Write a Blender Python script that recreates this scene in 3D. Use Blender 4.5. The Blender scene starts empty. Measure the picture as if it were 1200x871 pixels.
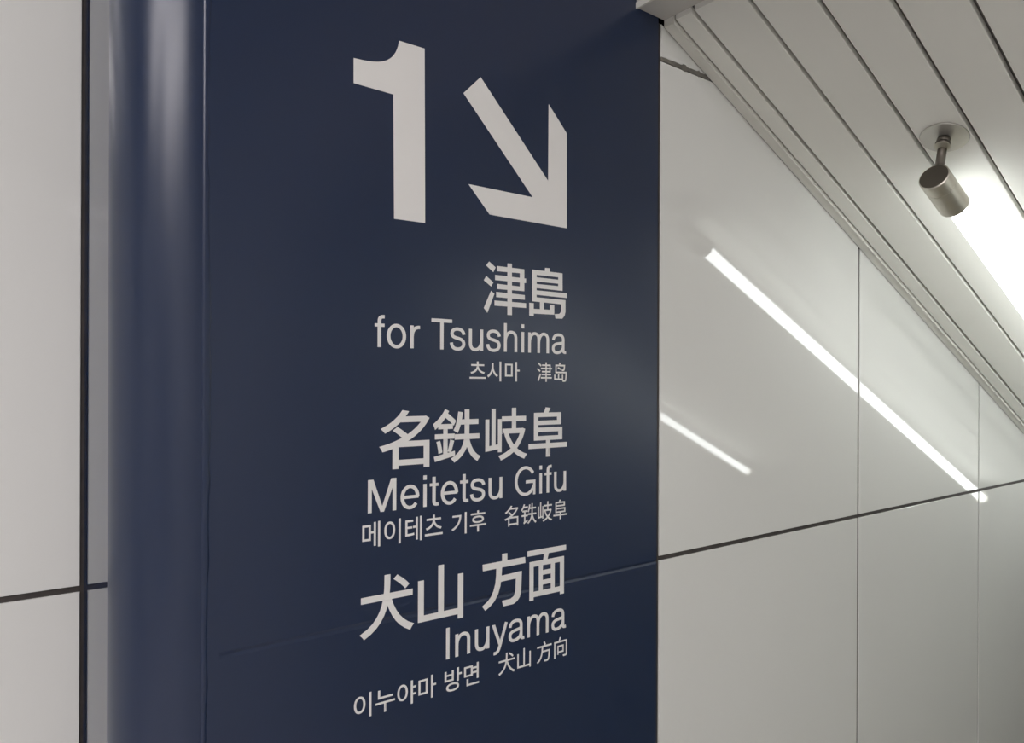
import bpy, bmesh, math, random
from mathutils import Vector, Matrix
random.seed(4)
scene = bpy.context.scene
COL = scene.collection

# ------------------------------------------------------------------ camera
# World axes: +x runs along the wall down the stairs, +y goes into the wall, z is up.  Eye at 1.6 m.
EYE = 1.6
F_PX, HEAD, Y_H, ROLL = 855.4, 0.65512, 449.84, -0.003734
ax = Vector((math.sin(HEAD), math.cos(HEAD), 0))
_r = Vector((math.cos(HEAD), -math.sin(HEAD), 0)); _u = Vector((0, 0, 1))
cr = math.cos(ROLL)*_r - math.sin(ROLL)*_u
cu = math.sin(ROLL)*_r + math.cos(ROLL)*_u
cd = bpy.data.cameras.new('camera'); cam = bpy.data.objects.new('camera', cd); COL.objects.link(cam)
cd.sensor_width = 36; cd.lens = 36*F_PX/1200; cd.shift_y = (Y_H-435.5)/1200; cd.clip_start = 0.01
M = Matrix.Identity(4)
for i in range(3):
    M[i][0], M[i][1], M[i][2] = cr[i], cu[i], -ax[i]
M[2][3] = EYE
cam.matrix_world = M
scene.camera = cam
def ray(X, Y): return ax + cr*((X-600)/F_PX) - cu*((Y-Y_H)/F_PX)

# ------------------------------------------------------------------ world, exposure
wd = bpy.data.worlds.new('world'); scene.world = wd; wd.use_nodes = True
wd.node_tree.nodes['Background'].inputs[0].default_value = (0.8, 0.85, 0.9, 1)
wd.node_tree.nodes['Background'].inputs[1].default_value = 0.0
vs = scene.view_settings
vs.view_transform = 'Standard'; vs.look = 'None'; vs.gamma = 1; vs.use_curve_mapping = False
vs.exposure = 0.27
TUBE_STAIR, TUBE_HALL = 5.4, 14.0

# ------------------------------------------------------------------ main measurements (metres)
D = 0.9847                    # distance from the eye to the panelled wall
DL = 1.298                    # distance to the recessed wall left of the column
U_SIGN0, U_SIGN1 = 0.2598, 1.1235
U_SIDE, RAD = 0.1634, 0.0964  # column side face, corner radius
Z_J = EYE-0.3512              # lower horizontal joint
ROW = 1.0073                  # panel height
PAN0, PW = 1.1285, 0.8        # first vertical joint, panel width
SLOPE = -0.4510
def zc(u): return EYE+0.730+SLOPE*(u-1.1274)       # sloped ceiling over the stairs
U_END = 4.62
Y_OPP = D-1.863               # opposite wall of the stairs

# ------------------------------------------------------------------ helpers
def tag(o, label=None, cat=None, group=None, kind=None):
    if label: o['label'] = label
    if cat: o['category'] = cat
    if group: o['group'] = group
    if kind: o['kind'] = kind
    return o
def link(name, me, m, parent=None, smooth=False):
    if m: me.materials.clear(); me.materials.append(m)
    o = bpy.data.objects.new(name, me); COL.objects.link(o)
    if parent: o.parent = parent; o.matrix_parent_inverse = parent.matrix_world.inverted()
    if smooth:
        for p in me.polygons: p.use_smooth = True
    return o
def obj(name, bm, m, parent=None, smooth=False):
    bmesh.ops.recalc_face_normals(bm, faces=bm.faces)
    me = bpy.data.meshes.new(name); bm.to_mesh(me); bm.free()
    return link(name, me, m, parent, smooth)
def empty(name, loc=(0,0,0)):
    o = bpy.data.objects.new(name, None); COL.objects.link(o); o.location = loc
    o.empty_display_size = 0.1
    bpy.context.view_layer.update()
    return o
def box(bm, x0, x1, y0, y1, z0, z1, bev=0):
    vs_ = [bm.verts.new((x, y, z)) for x in (x0, x1) for y in (y0, y1) for z in (z0, z1)]
    f = [(0,1,3,2),(4,6,7,5),(0,4,5,1),(2,3,7,6),(0,2,6,4),(1,5,7,3)]
    fs = [bm.faces.new([vs_[i] for i in q]) for q in f]
    bmesh.ops.recalc_face_normals(bm, faces=fs)
    if bev:
        es = list({e for q in fs for e in q.edges})
        bmesh.ops.bevel(bm, geom=es, offset=bev, segments=2, profile=0.5, affect='EDGES')
def boxo(name, x0, x1, y0, y1, z0, z1, m, parent=None, bev=0):
    bm = bmesh.new(); box(bm, x0, x1, y0, y1, z0, z1, bev); return obj(name, bm, m, parent)
def prism_xz(poly, y0, y1, bev=0):
    """polygon in (x,z), extruded between two y"""
    bm = bmesh.new()
    a = [bm.verts.new((x, y0, z)) for x, z in poly]; b = [bm.verts.new((x, y1, z)) for x, z in poly]
    front = bm.faces.new(a); bm.faces.new(b[::-1])
    n = len(poly)
    for i in range(n): bm.faces.new((a[i], a[(i+1) % n], b[(i+1) % n], b[i]))
    if bev:
        bmesh.ops.bevel(bm, geom=list(front.edges), offset=bev, segments=2, profile=0.5, affect='EDGES')
    return bm
def clip(poly, fn):
    out = []
    for i, p in enumerate(poly):
        q = poly[(i+1) % len(poly)]; a, b = fn(p), fn(q)
        if a >= 0: out.append(p)
        if a*b < 0:
            t = a/(a-b); out.append((p[0]+(q[0]-p[0])*t, p[1]+(q[1]-p[1])*t))
    return out
def tube(bm, p, q, r0, r1=None, seg=32, caps=True):
    p, q = Vector(p), Vector(q); r1 = r0 if r1 is None else r1
    d = (q-p).normalized(); a = d.orthogonal().normalized(); b = d.cross(a)
    A = [bm.verts.new(p+(a*math.cos(t)+b*math.sin(t))*r0) for t in [2*math.pi*i/seg for i in range(seg)]]
    B = [bm.verts.new(q+(a*math.cos(t)+b*math.sin(t))*r1) for t in [2*math.pi*i/seg for i in range(seg)]]
    for i in range(seg):
        f = bm.faces.new((A[i], A[(i+1) % seg], B[(i+1) % seg], B[i])); f.smooth = True
    if caps:
        bm.faces.new(A[::-1]); bm.faces.new(B)

def lathe(bm, p, d, prof, seg=64):
    d = d.normalized(); a = d.orthogonal().normalized(); b = d.cross(a)
    ring = lambda t, r: [bm.verts.new(p+d*t+(a*math.cos(2*math.pi*i/seg)+b*math.sin(2*math.pi*i/seg))*r) for i in range(seg)]
    for (t0, r0), (t1, r1) in zip(prof[:-1], prof[1:]):
        A, B = ring(t0, r0), ring(t1, r1)
        for i in range(seg):
            f = bm.faces.new((A[i], A[(i+1) % seg], B[(i+1) % seg], B[i])); f.smooth = True
# ------------------------------------------------------------------ materials
def mat(name, col, rough=0.5, metal=0.0, spec=0.5, noise=None, bump=None, coat=0, rnoise=None):
    m = bpy.data.materials.new(name); m.use_nodes = True
    nt = m.node_tree; b = nt.nodes['Principled BSDF']
    b.inputs['Base Color'].default_value = (*col, 1); b.inputs['Roughness'].default_value = rough
    b.inputs['Metallic'].default_value = metal; b.inputs['Specular IOR Level'].default_value = spec
    b.inputs['Coat Weight'].default_value = coat; b.inputs['Coat Roughness'].default_value = 0.03
    tc = nt.nodes.new('ShaderNodeTexCoord')
    if noise:
        sc, amt = noise
        n = nt.nodes.new('ShaderNodeTexNoise'); n.inputs['Scale'].default_value = sc; n.inputs['Detail'].default_value = 5
        nt.links.new(tc.outputs['Object'], n.inputs['Vector'])
        r = nt.nodes.new('ShaderNodeValToRGB')
        r.color_ramp.elements[0].position = .3; r.color_ramp.elements[1].position = .7
        r.color_ramp.elements[0].color = (*[c*(1-amt) for c in col], 1)
        r.color_ramp.elements[1].color = (*[min(1, c*(1+amt)) for c in col], 1)
        nt.links.new(n.outputs['Fac'], r.inputs['Fac']); nt.links.new(r.outputs['Color'], b.inputs['Base Color'])
    if rnoise:
        sc, lo, hi = rnoise
        n = nt.nodes.new('ShaderNodeTexNoise'); n.inputs['Scale'].default_value = sc; n.inputs['Detail'].default_value = 3
        nt.links.new(tc.outputs['Object'], n.inputs['Vector'])
        mr = nt.nodes.new('ShaderNodeMapRange'); mr.inputs['From Min'].default_value = .3; mr.inputs['From Max'].default_value = .7
        mr.inputs['To Min'].default_value = lo; mr.inputs['To Max'].default_value = hi
        nt.links.new(n.outputs['Fac'], mr.inputs['Value']); nt.links.new(mr.outputs['Result'], b.inputs['Roughness'])
    if bump:
        sc, st, dist = bump
        n = nt.nodes.new('ShaderNodeTexNoise'); n.inputs['Scale'].default_value = sc; n.inputs['Detail'].default_value = 4
        nt.links.new(tc.outputs['Object'], n.inputs['Vector'])
        bp = nt.nodes.new('ShaderNodeBump'); bp.inputs['Strength'].default_value = st; bp.inputs['Distance'].default_value = dist
        nt.links.new(n.outputs['Fac'], bp.inputs['Height']); nt.links.new(bp.outputs['Normal'], b.inputs['Normal'])
    return m
def emit(name, col, s):
    m = bpy.data.materials.new(name); m.use_nodes = True; nt = m.node_tree
    b = nt.nodes['Principled BSDF']; b.inputs['Base Color'].default_value = (.9, .9, .9, 1)
    b.inputs['Emission Color'].default_value = (*col, 1); b.inputs['Emission Strength'].default_value = s
    return m
ENAMEL = mat('white enamel', (.78, .785, .76), .04, spec=.85, noise=(1.2, .015))
ENAMEL_B = mat('blue enamel', (.0022, .0140, .053), .06, spec=.5)
FILM = mat('blue vinyl film', (.0022, .0140, .053), .29, spec=.7)
PRINT = mat('white vinyl lettering', (.82, .81, .795), .42, spec=.35)
SEAL = mat('dark sealant', (.045, .038, .035), .6, noise=(40, .3))
SEAL_G = mat('grey sealant', (.16, .15, .13), .6, noise=(60, .25), bump=(80, .5, .002))
ALU = mat('painted aluminium', (.81, .805, .755), .45, spec=.25, noise=(2.5, .02))
ALU_BACK = mat('groove back', (.11, .107, .10), .5)
TRIM = mat('painted trim', (.74, .73, .68), .35)
BEAM = mat('painted beam', (.58, .56, .53), .4, noise=(8, .04))
STEEL = mat('brushed nickel', (.62, .59, .52), .42, metal=1.0, noise=(30, .04))
STEEL_D = mat('dark nickel', (.17, .155, .135), .38, metal=1.0)
PLATE = mat('satin plate', (.60, .585, .55), .33, metal=.8)
FLOOR = mat('floor tile', (.60, .585, .56), .35, noise=(6, .08))
STEP = mat('stair stone', (.58, .565, .54), .45, noise=(14, .1))
NOSE = mat('stair nosing', (.55, .45, .08), .5)
HALLC = mat('hall ceiling', (.60, .60, .58), .7)
GLOW = emit('lit tube', (.955, 1.0, .985), TUBE_STAIR)
GLOW_H = emit('lit hall diffuser', (1.0, .945, .965), TUBE_HALL)

# ------------------------------------------------------------------ setting: floor, stairs, hall
def struct(o): o['kind'] = 'structure'; return o
U_ST = 1.30
HX0, HY0 = -4.6, -3.6
HC = 3.3
struct(boxo('floor', HX0, U_ST, HY0, DL, -.12, 0, FLOOR))
zf = -11*0.135
st = struct(empty('stairs', (U_ST, Y_OPP, 0)))
run = 0.135/-SLOPE
for i in range(11):
    s = boxo('step', U_ST+i*run, U_ST+(i+1)*run+.03, Y_OPP+.012, D, -(i+1)*.135-.25, -(i+1)*.135, STEP, st, .004)
    boxo('nosing', U_ST+(i+1)*run-.03, U_ST+(i+1)*run+.031, Y_OPP+.02, D-.02, -(i+1)*.135, -(i+1)*.135+.002, NOSE, s)
U_LOW = U_ST+11*run+.03
struct(boxo('floor', U_LOW, 8.2, Y_OPP, D, zf-.12, zf, FLOOR))
struct(boxo('wall_end', 8.2, 8.3, Y_OPP-.1, D+.1, zf-.1, 1.2, ENAMEL))
struct(boxo('ceiling', HX0, 1.05, HY0, DL, HC, HC+.1, HALLC))
struct(boxo('ceiling', U_END, 8.2, Y_OPP, D, zc(U_END), zc(U_END)+.1, HALLC))
struct(boxo('wall_back', HX0-.1, HX0, HY0, DL+.1, -.1, HC, ENAMEL))
struct(boxo('wall_rear', HX0-.1, 1.15, HY0-.1, HY0, -.1, HC, ENAMEL))
struct(boxo('wall_side', 1.058, 1.15, HY0, Y_OPP-.02, -.1, HC, ENAMEL))

# ------------------------------------------------------------------ panelled walls
JW = 0.0095
def panel_wall(name, y_face, sgn, u0, u1, du, zrows, zmax, m, back_m, pieces='panel', first=None):
    """joint backing slab + one panel per cell; sgn=+1 when the slab lies at larger y"""
    back = [(u0, zrows[0]), (u1, zrows[0]), (u1, zrows[-1]), (u0, zrows[-1])]
    if zmax: back = clip(clip(back, lambda p: zmax(p[0])-p[1]), lambda p: 1)
    o = struct(obj(name, prism_xz(back, y_face+sgn*.0035, y_face+sgn*.08), back_m))
    u = u0 if first is None else first
    while u < u1-1e-6:
        for za, zb in zip(zrows[:-1], zrows[1:]):
            a, b = max(u, u0), min(u+du, u1)
            poly = [(a+JW/2, za+JW/2), (b-JW/2, za+JW/2), (b-JW/2, zb-JW/2), (a+JW/2, zb-JW/2)]
            if zmax: poly = clip(poly, lambda p: zmax(p[0])-p[1])
            if len(poly) < 3: continue
            obj(pieces, prism_xz(poly, y_face, y_face+sgn*.02, .0012), m, o)
        u += du
    return o
rows = [Z_J+ROW*k for k in range(-3, 3)]
def under(u): return zc(min(u, U_END))-.001
wr = panel_wall('wall_right', D, 1, PAN0, 8.2, PW, rows, under, ENAMEL, SEAL)
# the topmost joint is filled with lumpy grey sealant up to the ceiling
zt = Z_J+ROW
bm = bmesh.new()
n = 26; u_hi = 1.1274+(zt-EYE-.730)/SLOPE
top = []; bot = []
for i in range(n+1):
    u = PAN0+.004+(u_hi-PAN0)*i/n
    w = .0046+.0006*random.uniform(-1, 1)+(.0035 if i in (11, 12, 19) else 0)
    top.append((u, zt+w)); bot.append((u, zt-w+.001))
obj('sealant_bead', prism_xz(bot+top[::-1], D-.0006, D+.004), SEAL_G, wr)
panel_wall('wall_opposite', Y_OPP, -1, 1.15, 8.2, PW, rows, under, ENAMEL, SEAL)
zl = EYE-.319
lw = panel_wall('wall_left', DL, 1, HX0, U_SIDE-.0003, PW, [zl-2*ROW, zl-ROW, zl, zl+ROW*2], None, ENAMEL, SEAL, first=U_SIDE-.0003-6*PW)

# ------------------------------------------------------------------ column carrying the sign
cb = bmesh.new()
H_COL = HC-.002
def arc(r_off, n=24):
    c = (U_SIDE+RAD, D+RAD); r = RAD+r_off
    return [(c[0]-r*math.cos(t), c[1]-r*math.sin(t)) for t in [math.pi/2*i/n for i in range(n+1)]]
def prism_xy(poly, z0, z1):
    bm = bmesh.new()
    a = [bm.verts.new((x, y, z0)) for x, y in poly]; b = [bm.verts.new((x, y, z1)) for x, y in poly]
    bm.faces.new(a[::-1]); bm.faces.new(b); n = len(poly)
    for i in range(n): bm.faces.new((a[i], a[(i+1) % n], b[(i+1) % n], b[i]))
    return bm
core = [(U_SIDE-.0002, DL+.08), (U_SIDE-.0002, DL+.004), (U_SIDE+.004, DL+.004), (U_SIDE+.004, D+RAD)]+arc(-.004)[1:]+[(PAN0-.0002, D+.004), (PAN0-.0002, DL+.08)]
column = struct(obj('wall_column', prism_xy(core, 0, H_COL), SEAL))
boxo('side_panel', U_SIDE, U_SIDE+.0035, D+RAD+.001, DL-.001, .0, H_COL, ENAMEL_B, column)

# ------------------------------------------------------------------ the blue sign
sign = empty('direction_sign', (U_SIGN0, D, 0))
tag(sign, 'tall navy blue platform direction sign with white lettering wrapping a rounded column corner', 'sign')
# film profile: side tangent -> corner -> flat face; rows follow the panel joint underneath
prof = [(U_SIDE-.0004, D+RAD+.0005)]+[(x, y) for x, y in arc(.0004, 28)]
nflat = 48
prof += [(U_SIGN0+(U_SIGN1-U_SIGN0)*i/nflat, D-.0004) for i in range(1, nflat+1)]
zj = EYE-.356
zz = [0.0, .6, zj-.02, zj-.0045, zj-.0015, zj, zj+.0015, zj+.0045, zj+.02, 1.7, H_COL-.01]
dep = {zj: .0016, zj-.0015: .0013, zj+.0015: .0013, zj-.0045: .0002, zj+.0045: .0002}
bm = bmesh.new(); grid = []
for z in zz:
    row = []
    for i, (x, y) in enumerate(prof):
        d = dep.get(z, 0)
        if i < 31: d = 0
        # inward = towards the corner centre on the arc, +y on the face
        if i <= 28:
            cx, cy = U_SIDE+RAD, D+RAD; v = Vector((cx-x, cy-y)); v.normalize()
        else: v = Vector((0, 1))
        row.append(bm.verts.new((x+v.x*d, y+v.y*d, z)))
    grid.append(row)
for r in range(len(zz)-1):
    for i in range(len(prof)-1):
        f = bm.faces.new((grid[r][i], grid[r][i+1], grid[r+1][i+1], grid[r+1][i])); f.smooth = i <= 28
for e in bm.edges:
    if abs(e.verts[0].co.z-e.verts[1].co.z) < 1e-6: e.smooth = False      # crisp rows along the joint
for f in bm.faces:
    f.normal_update()
me = bpy.data.meshes.new('vinyl_film'); bm.to_mesh(me); bm.free()
link('vinyl_film', me, FILM, sign)
# the film's lapped vertical seam where the flat face begins: a thin wavy raised edge
bm = bmesh.new(); pv = None
z = 0.02; xs = U_SIGN0-.002
while z < H_COL-.02:
    w = .0042+.0012*math.sin(z*9)+.001*random.uniform(-1, 1)
    y0 = D-.0004
    cur = [bm.verts.new((xs-.006, y0+.0004, z)), bm.verts.new((xs+.001, y0-.00025, z)), bm.verts.new((xs+w*.9, y0-.00022, z)), bm.verts.new((xs+w*2, y0+.0002, z))]
    if pv:
        for i in range(4):
            f = bm.faces.new((pv[i], pv[(i+1) % 4], cur[(i+1) % 4], cur[i])); f.smooth = True
    else: bm.faces.new(cur)
    pv = cur; z += .022+.012*random.random()
bm.faces.new(pv[::-1])
obj('film_seam', bm, FILM, sign)

def on_sign(X, Y):
    r = ray(X, Y); r = r*(D/r.y); return r.x, EYE+r.z
Y_TXT = D-.0009
def print_poly(name, px, label=None):
    poly = [on_sign(*p) for p in px]
    o = obj(name, prism_xz(poly, Y_TXT, Y_TXT+.0004), PRINT, sign)
    if label: o['label'] = label
    return o
def glyph_mesh(body, off=0.0, res=6):
    cu_ = bpy.data.curves.new('t', 'FONT'); cu_.body = body; cu_.size = 1; cu_.offset = off; cu_.resolution_u = res
    cu_.fill_mode = 'FRONT'
    o = bpy.data.objects.new('t', cu_); COL.objects.link(o)
    bpy.context.view_layer.update()
    dg = bpy.context.evaluated_depsgraph_get()
    me = bpy.data.meshes.new_from_object(o.evaluated_get(dg))
    bpy.data.objects.remove(o); bpy.data.curves.remove(cu_)
    return me
def ext(me):
    xs = [v.co.x for v in me.vertices]; ys = [v.co.y for v in me.vertices]
    return min(xs), max(xs), min(ys), max(ys)
def place(me, u0, u1, z0, z1, vref=None):
    x0, x1, y0, y1 = ext(me)
    if vref: y0, y1 = vref
    for v in me.vertices:
        x, y = v.co.x, v.co.y
        v.co = (u0+(x-x0)/(x1-x0)*(u1-u0), Y_TXT, z0+(y-y0)/(y1-y0)*(z1-z0))
def flat_print(name, bm, label):
    for f in bm.faces:
        f.normal_update()
        if f.normal.y > 0: f.normal_flip()
    me = bpy.data.meshes.new(name); bm.to_mesh(me); bm.free()
    o = link(name, me, PRINT, sign); o['label'] = label
    return o
def lettering(name, items, label):
    """items: (text, X left, X right, (X,Y) top, (X,Y) bottom, weight); each item is one part"""
    for body, xl, xr, tp, bt, off in items:
        me = glyph_mesh(body, off)
        ym = (tp[1]+bt[1])/2
        place(me, on_sign(xl, ym)[0], on_sign(xr, ym)[0], on_sign(*bt)[1], on_sign(*tp)[1])
        bm = bmesh.new(); bm.from_mesh(me); bpy.data.meshes.remove(me)
        flat_print(name, bm, label+' '+body)
# grotesque roman letters drawn as pen strokes, 1000 units to the em
def bez(p, q, r, t, n=9):
    return [tuple((1-k)**3*a+3*(1-k)**2*k*b+3*(1-k)*k*k*c+k**3*d for a, b, c, d in zip(p, q, r, t)) for k in [i/n for i in range(1, n+1)]]
def path(*seg):
    out = [seg[0]]
    for g in seg[1:]:
        if len(g) == 2: out.append(g)
        else: out += bez(out[-1], *g)
    return out
def arcp(cx, cy, rx, ry, a0, a1, n=36):
    return [(cx+rx*math.cos(math.radians(a0+(a1-a0)*i/n)), cy+ry*math.sin(math.radians(a0+(a1-a0)*i/n))) for i in range(n+1)]
def R_(x0, x1, y0, y1): return ('poly', [(x0, y0), (x1, y0), (x1, y1), (x0, y1)])
VW, HW = 90, 78
def S_(*seg): return ('pen', path(*seg))
ARCH = lambda xa, xb: S_((xa, 250), ((xa, 410), (xa+.28*(xb-xa), 499), (xa+.55*(xb-xa), 499)), ((xa+.85*(xb-xa), 499), (xb, 440), (xb, 345)), (xb, 0))
GL = {
 'I': (278, [R_(93, 188, 0, 718)]),
 'i': (222, [R_(66, 156, 0, 523), R_(66, 156, 615, 718)]),
 'T': (611, [R_(20, 592, 634, 718), R_(259, 353, 0, 640)]),
 'f': (278, [S_((130, 0), (130, 560), ((130, 660), (165, 682), (258, 678))), R_(14, 256, 452, 523)]),
 't': (278, [S_((131, 668), (131, 110), ((131, 40), (165, 30), (256, 38))), R_(14, 252, 452, 523)]),
 'r': (333, [R_(72, 162, 0, 523), S_((117, 250), ((120, 420), (190, 490), (326, 486)))]),
 'n': (556, [R_(66, 156, 0, 523), ARCH(111, 444)]),
 'h': (556, [R_(66, 156, 0, 718), ARCH(111, 444)]),
 'm': (833, [R_(66, 156, 0, 523), ARCH(111, 416), ARCH(416, 722)]),
 'o': (556, [('pen', arcp(278, 261, 199, 238, 0, 360))]),
 'e': (556, [('pen', arcp(279, 261, 197, 238, -2, 322)), R_(90, 500, 226, 298)]),
 's': (500, [S_((424, 370), ((412, 455), (345, 500), (245, 500)), ((150, 500), (86, 460), (86, 392)), ((86, 310), (165, 300), (250, 280)), ((345, 258), (420, 238), (420, 150)), ((420, 72), (345, 24), (245, 24)), ((135, 24), (76, 75), (70, 172)))]),
 'a': (556, [S_((82, 358), ((90, 450), (160, 500), (262, 500)), ((375, 500), (428, 455), (428, 375)), (428, 115), ((428, 45), (450, 30), (530, 42))),
             S_((428, 305), ((390, 270), (250, 278), (165, 248)), ((100, 226), (78, 190), (78, 140)), ((78, 65), (125, 25), (205, 25)), ((320, 25), (428, 95), (428, 215)))]),
 'M': (833, [R_(70, 163, 0, 718), R_(670, 763, 0, 718), ('poly', [(80, 718), (201, 718), (463, 0), (374, 0)]), ('poly', [(632, 718), (753, 718), (459, 0), (370, 0)])]),
 'G': (778, [('pen', arcp(385, 359, 298, 336, 34, 338)), R_(395, 712, 297, 375), R_(634, 712, 0, 360)]),
 'y': (500, [('poly', [(8, 523), (104, 523), (292, 40), (216, 0)]), S_((446, 523), (262, 20), ((215, -110), (190, -185), (62, -168)))]),
}
def rot180(it): return (it[0], [(556-x, 523-y) for x, y in it[1]])
GL['u'] = (556, [R_(400, 490, 0, 523), rot180(ARCH(111, 444))])
KERN = {'Ts': -110, 'ya': -18, 'fu': -6, 'tu': 0}
def ribbon(bm, pts):
    n = len(pts); L = []
    closed = math.dist(pts[0], pts[-1]) < 1e-3
    for i, (x, y) in enumerate(pts):
        a = pts[i-1] if i else (pts[-2] if closed else pts[0]); b = pts[i+1] if i < n-1 else (pts[1] if closed else pts[-1])
        dx, dy = b[0]-a[0], b[1]-a[1]; l = math.hypot(dx, dy); nx, ny = -dy/l, dx/l
        w = VW/2*abs(nx)+HW/2*abs(ny); w = math.sqrt((VW/2*nx)**2+(HW/2*ny)**2)
        L.append(((x+nx*w, y+ny*w), (x-nx*w, y-ny*w)))
    V = [[bm.verts.new((p[0], 0, p[1])) for p in q] for q in L]
    for i in range(n-1): bm.faces.new((V[i][0], V[i][1], V[i+1][1], V[i+1][0]))
def roman(body, xl, xr, tp, bt, label):
    """cap height from tp to the baseline bt, the whole line squeezed between xl and xr; one part per word"""
    words = []; x = 0; prev = ''; cur = bmesh.new(); txt = ''
    for ch in body+' ':
        if ch == ' ':
            words.append((txt, cur)); cur = bmesh.new(); txt = ''; x += 278; prev = ''; continue
        x += KERN.get(prev+ch, 0); n0 = len(cur.verts); lay = 0.0
        for kind, pts in GL[ch][1]:
            n1 = len(cur.verts)
            if kind == 'pen': ribbon(cur, pts)
            else: cur.faces.new([cur.verts.new((p[0], 0, p[1])) for p in pts])
            cur.verts.ensure_lookup_table()
            for v in cur.verts[n1:]: v.co.y = lay
            lay -= 3e-5
        for v in cur.verts[n0:]: v.co.x += x
        x += GL[ch][0]; prev = ch; txt += ch
    xs = [v.co.x for _, b in words for v in b.verts]; x0, x1 = min(xs), max(xs)
    ym = (tp[1]+bt[1])/2
    u0, u1, z0, z1 = on_sign(xl, ym)[0], on_sign(xr, ym)[0], on_sign(*bt)[1], on_sign(*tp)[1]
    for t, b in words:
        for v in b.verts: v.co = (u0+(v.co.x-x0)/(x1-x0)*(u1-u0), Y_TXT+v.co.y, z0+v.co.z/718*(z1-z0))
        flat_print('roman_lettering', b, label+' '+t)
def Z7(*pts): return [(390+x/3.2258, 20+y/3.2258) for x, y in pts]
print_poly('platform_number', Z7((250,90),(346,120),(348,779),(231,763),(228,293),(78,250),(78,155),(105,161.5),(130,166.5),(150,169),(168,170),(186,168.5),(203,164),(216,157),(227,147.5),(236,135),(242,122),(246.5,108)),
           'large white figure one')
print_poly('direction_arrow', Z7((558,228),(813,620),(815,330),(883,440),(883,799),(592,747),(512,632),(755,682),(493,288)),
           'white arrow pointing down to the right')
KB, KM, LT = .0125, .007, -.002
def drawn(name, strokes, scale, org, label):
    """strokes measured on the photograph, each a flat shape, overlapping at joins"""
    bm = bmesh.new()
    for k, pts in enumerate(strokes):
        bm.faces.new([bm.verts.new((u, Y_TXT-k*2.5e-5, z)) for u, z in [on_sign(org[0]+x/scale, org[1]+y/scale) for x, y in pts]])
    flat_print(name, bm, label)
drawn('kanji_lettering', [[(128,65),(205,135),(178,192),(93,112)], [(95,235),(178,312),(152,360),(65,285)], [(150,408),(190,445),(108,668),(65,610)],
    [(342,88),(395,92),(395,695),(342,692)], [(218,118),(540,158),(540,208),(218,180)], [(197,222),(560,266),(560,320),(197,283)],
    [(222,328),(540,365),(540,415),(222,388)], [(487,152),(540,158),(540,415),(487,409)], [(210,422),(545,460),(545,515),(210,483)], [(190,523),(560,555),(560,611),(190,583)]],
    10, (560, 300), 'large white character 津')
drawn('kanji_lettering', [[(783,140),(840,145),(838,195),(780,190)], [(632,160),(685,166),(685,538),(632,532)], [(632,160),(988,205),(988,256),(632,217)],
    [(937,199),(988,205),(988,411),(937,406)], [(640,246),(940,280),(940,327),(640,296)], [(640,325),(988,360),(988,411),(640,373)],
    [(640,400),(1040,440),(1040,495),(640,452)], [(640,481),(1022,520),(1022,573),(640,533)],
    [(970,514),(1022,520),(1022,655),(1012,700),(985,737),(905,735),(895,682),(948,680),(965,662),(970,640)],
    [(597,550),(650,554),(650,704),(597,700)], [(640,620),(890,634),(890,690),(640,676)], [(722,530),(770,535),(770,645),(722,642)], [(838,572),(890,577),(890,690),(838,686)]],
    10, (560, 300), 'large white character 島')
roman('for Tsushima', 438.7, 663.2, (517,373.8), (517,409.6), 'white lettering')
lettering('hangul_lettering', [('츠시마', 550, 608.6, (586.5,423.9), (586.5,447.2), KM), ('津岛', 628.8, 663.9, (637,424.6), (637,447.6), KM*.7)], 'small white lettering')
lettering('kanji_lettering', [('名', 444, 503, (474,480.6), (465,549.8), KB), ('鉄', 507, 563, (548,479), (510.5,544), KB),
          ('岐', 568.4, 617.4, (602.4,478), (589,539.6), KB), ('阜', 619, 664.1, (641,477.4), (642,535.2), KB)], 'large white character')
roman('Meitetsu Gifu', 430.8, 662.9, (432.6,562.7), (432.6,601.6), 'white lettering')
lettering('hangul_lettering', [('메이테츠', 424.2, 518.4, (468.4,607.5), (468.4,636.8), KM), ('기후', 528.8, 569.3, (545,600), (545,625.3), KM),
          ('名铁岐阜', 590.9, 664.2, (655.7,585.6), (655.7,608.6), KM*.7)], 'small white lettering')
lettering('kanji_lettering', [('犬', 421, 485, (453,673.6), (425.5,750.6), KB), ('山', 489.5, 542.5, (516.7,662), (492.8,735), KB),
          ('面', 617.6, 662.9, (663,638.3), (623,704), KB)], 'large white character')
drawn('kanji_lettering', [[(806,64),(834,60),(834,115),(806,118)], [(702,122),(928,80),(930,112),(704,157)], [(785,184),(911,154),(909,188),(783,216)],
    [(880,160),(911,154),(907,262),(900,292),(886,314),(866,330),(812,343),(805,313),(850,302),(867,288),(876,262)],
    [(775,138),(806,132),(803,190),(797,236),(784,280),(764,318),(740,346),(716,366),(700,344),(726,320),(746,294),(760,262),(770,222),(774,180)]],
    4.528, (410, 635), 'large white character 方')
roman('Inuyama', 522.4, 662.8, (525.3,735.6), (525.3,772.3), 'white lettering')
lettering('hangul_lettering', [('이누야마', 414.4, 510.7, (433.3,811), (433.3,839.4), KM), ('방면', 520.6, 561, (559.6,775.6), (528.8,810.3), KM),
          ('犬山', 583.7, 621.6, (612,759.8), (585.7,791.9), KM*.7), ('方向', 628.6, 664.1, (651,747.8), (630,778), KM*.7)], 'small white lettering')

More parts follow.
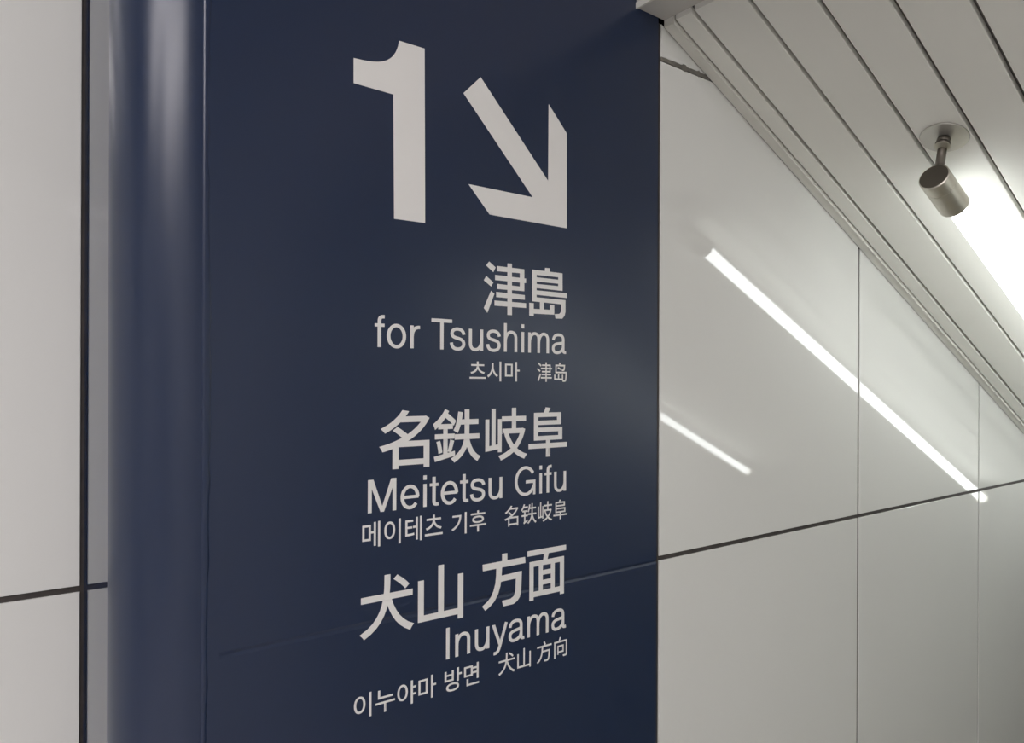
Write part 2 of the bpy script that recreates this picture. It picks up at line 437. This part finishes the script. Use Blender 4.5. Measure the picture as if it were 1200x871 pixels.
# ------------------------------------------------------------------ sloped slat ceiling
U_C0 = 1.1395
def slope_slab(y0, y1, dz0, dz1, ua=U_C0, ub=U_END, bev=0):
    bm = bmesh.new()
    vv = [bm.verts.new((u, y, zc(u)+dz)) for u in (ua, ub) for y in (y0, y1) for dz in (dz0, dz1)]
    for q in [(0,1,3,2),(4,6,7,5),(0,4,5,1),(2,3,7,6),(0,2,6,4),(1,5,7,3)]: bm.faces.new([vv[i] for i in q])
    bmesh.ops.recalc_face_normals(bm, faces=bm.faces)
    if bev:
        es = [e for e in bm.edges if abs(e.verts[0].co.x-e.verts[1].co.x) > 1 and all(abs(v.co.z-zc(v.co.x)-dz0) < 1e-5 for v in e.verts)]
        bmesh.ops.bevel(bm, geom=es, offset=bev, segments=2, profile=.5, affect='EDGES')
    return bm
cl = struct(obj('ceiling', slope_slab(Y_OPP, D, .014, .07), ALU_BACK))
edges = [.0735, .180, .2845, .387, .4905]
while edges[-1]+.1035 < 1.863-.08: edges.append(edges[-1]+.1035)
edges.append(1.863-.0735)
G = .0041
for a, b in zip([.031]+edges, edges+[1.863-.031]):
    obj('slat', slope_slab(D-b+G, D-a-G*(a > .04), 0, .0135, bev=.0018), ALU, cl)
t1 = obj('trim_1', slope_slab(D-.0275, D-.0015, -.004, .012, bev=.001), TRIM); struct(t1)
obj('trim_lip', slope_slab(D-.0275, D-.0245, -.007, -.004, bev=.0), TRIM, t1)
t2 = struct(obj('trim_2', slope_slab(Y_OPP+.0015, Y_OPP+.0275, -.004, .012, bev=.001), TRIM))

# header beam where the sloped ceiling begins
zb = EYE+.7345
b_ = struct(boxo('trim_3', 1.0577, 1.140, Y_OPP-.0, D-.0012, zb, HC, BEAM, None, .0015))
boxo('lip', 1.0565, 1.0615, Y_OPP, D-.0012, zb-.0015, zb+.010, TRIM, b_)

# ------------------------------------------------------------------ tube lamps
nrm = Vector((-SLOPE, 0, 1)).normalized(); sl = Vector((1, 0, SLOPE)).normalized()
def tube_lamp(y_plate, y_tube, label, name='tube_lamp'):
    pc = Vector((1.614, y_plate, zc(1.614)))
    t = empty(name, pc)
    tag(t, label, 'lamp', 'tube lamps under the sloped ceiling')
    zs = .385; s = Vector((1.690, y_tube, EYE+zs)); e = Vector((3.655, y_tube, EYE+zs+(3.655-1.690)*SLOPE))
    for end, dr, pu in ((s, sl, pc), (e, -sl, None)):
        if pu is None:
            ub = 3.735; pu = Vector((ub, y_plate, zc(ub)))
        c1 = end+dr*.004; c0 = end-dr*.104; seam = end-dr*.057
        bm = bmesh.new(); tube(bm, pu-nrm*.003, pu, .0455, .0435, 48); tube(bm, pu-nrm*.0045, pu-nrm*.003, .044, .0455, 48)
        obj('mounting_plate', bm, PLATE, t)
        root = pu-nrm*.0045
        tip = c0+dr*.016+nrm*.022
        bm = bmesh.new(); tube(bm, root-nrm*.002, root-nrm*.012, .0125, .0135, 32); tube(bm, root-nrm*.013, root-nrm*.019, .0145, .0135, 32)
        cl_ = obj('collar', bm, STEEL_D, t)
        bm = bmesh.new(); tube(bm, root-nrm*.019, root-nrm*.021, .0148, .0148, 32); obj('collar_ring', bm, STEEL, cl_)
        bm = bmesh.new(); tube(bm, root-nrm*.004, tip-(root-tip).normalized()*.004, .0088, .0088, 32); obj('stem', bm, STEEL_D, t)
        R = .0295
        bm = bmesh.new()
        lathe(bm, c0, dr, [(.0, R-.0022), (.0012, R), (.034, R), (.0344, R-.0009), (.035, R-.0009), (.0354, R), (.1065, R), (.108, R-.0015), (.1075, .0175), (.10, .0165)])
        cap = obj('end_cap', bm, STEEL, t)
        bm = bmesh.new(); tube(bm, c0, c0+dr*.0025, R-.0022, R-.0005, 64); obj('cap_disc', bm, STEEL_D, cap)
    bm = bmesh.new(); tube(bm, s-sl*.002, e+sl*.002, .017, .017, 32)
    tb = obj('glass_tube', bm, GLOW, t); tb['label'] = 'glowing white tube'
    return t
tube_lamp(.648, .6605, 'glowing tube lamp hung near the panelled wall beside the blue sign')
tube_lamp(2*D-2.523-.0125, 2*D-2.523, 'glowing tube lamp across the stairs, mirrored as the shorter streak in the wall', 'tube_lamp_offscreen')

# hall lights on the flat ceiling of the landing, left of the viewer
for x0, x1, y, hw, lab in [(-3.1, -.7, -.35, .16, 'long narrow lit diffuser on the landing ceiling nearer the plain white wall'),
                           (-2.6, -.55, -1.6, .30, 'wide lit diffuser panel on the landing ceiling over the open floor')]:
    t = empty('ceiling_light_offscreen', ((x0+x1)/2, y, HC))
    tag(t, lab, 'lamp', 'diffuser lights on the landing ceiling')
    boxo('housing', x0, x1, y-hw-.02, y+hw+.02, HC-.04, HC, BEAM, t, .003)
    boxo('diffuser', x0+.02, x1-.02, y-hw, y+hw, HC-.046, HC-.04, GLOW_H, t)
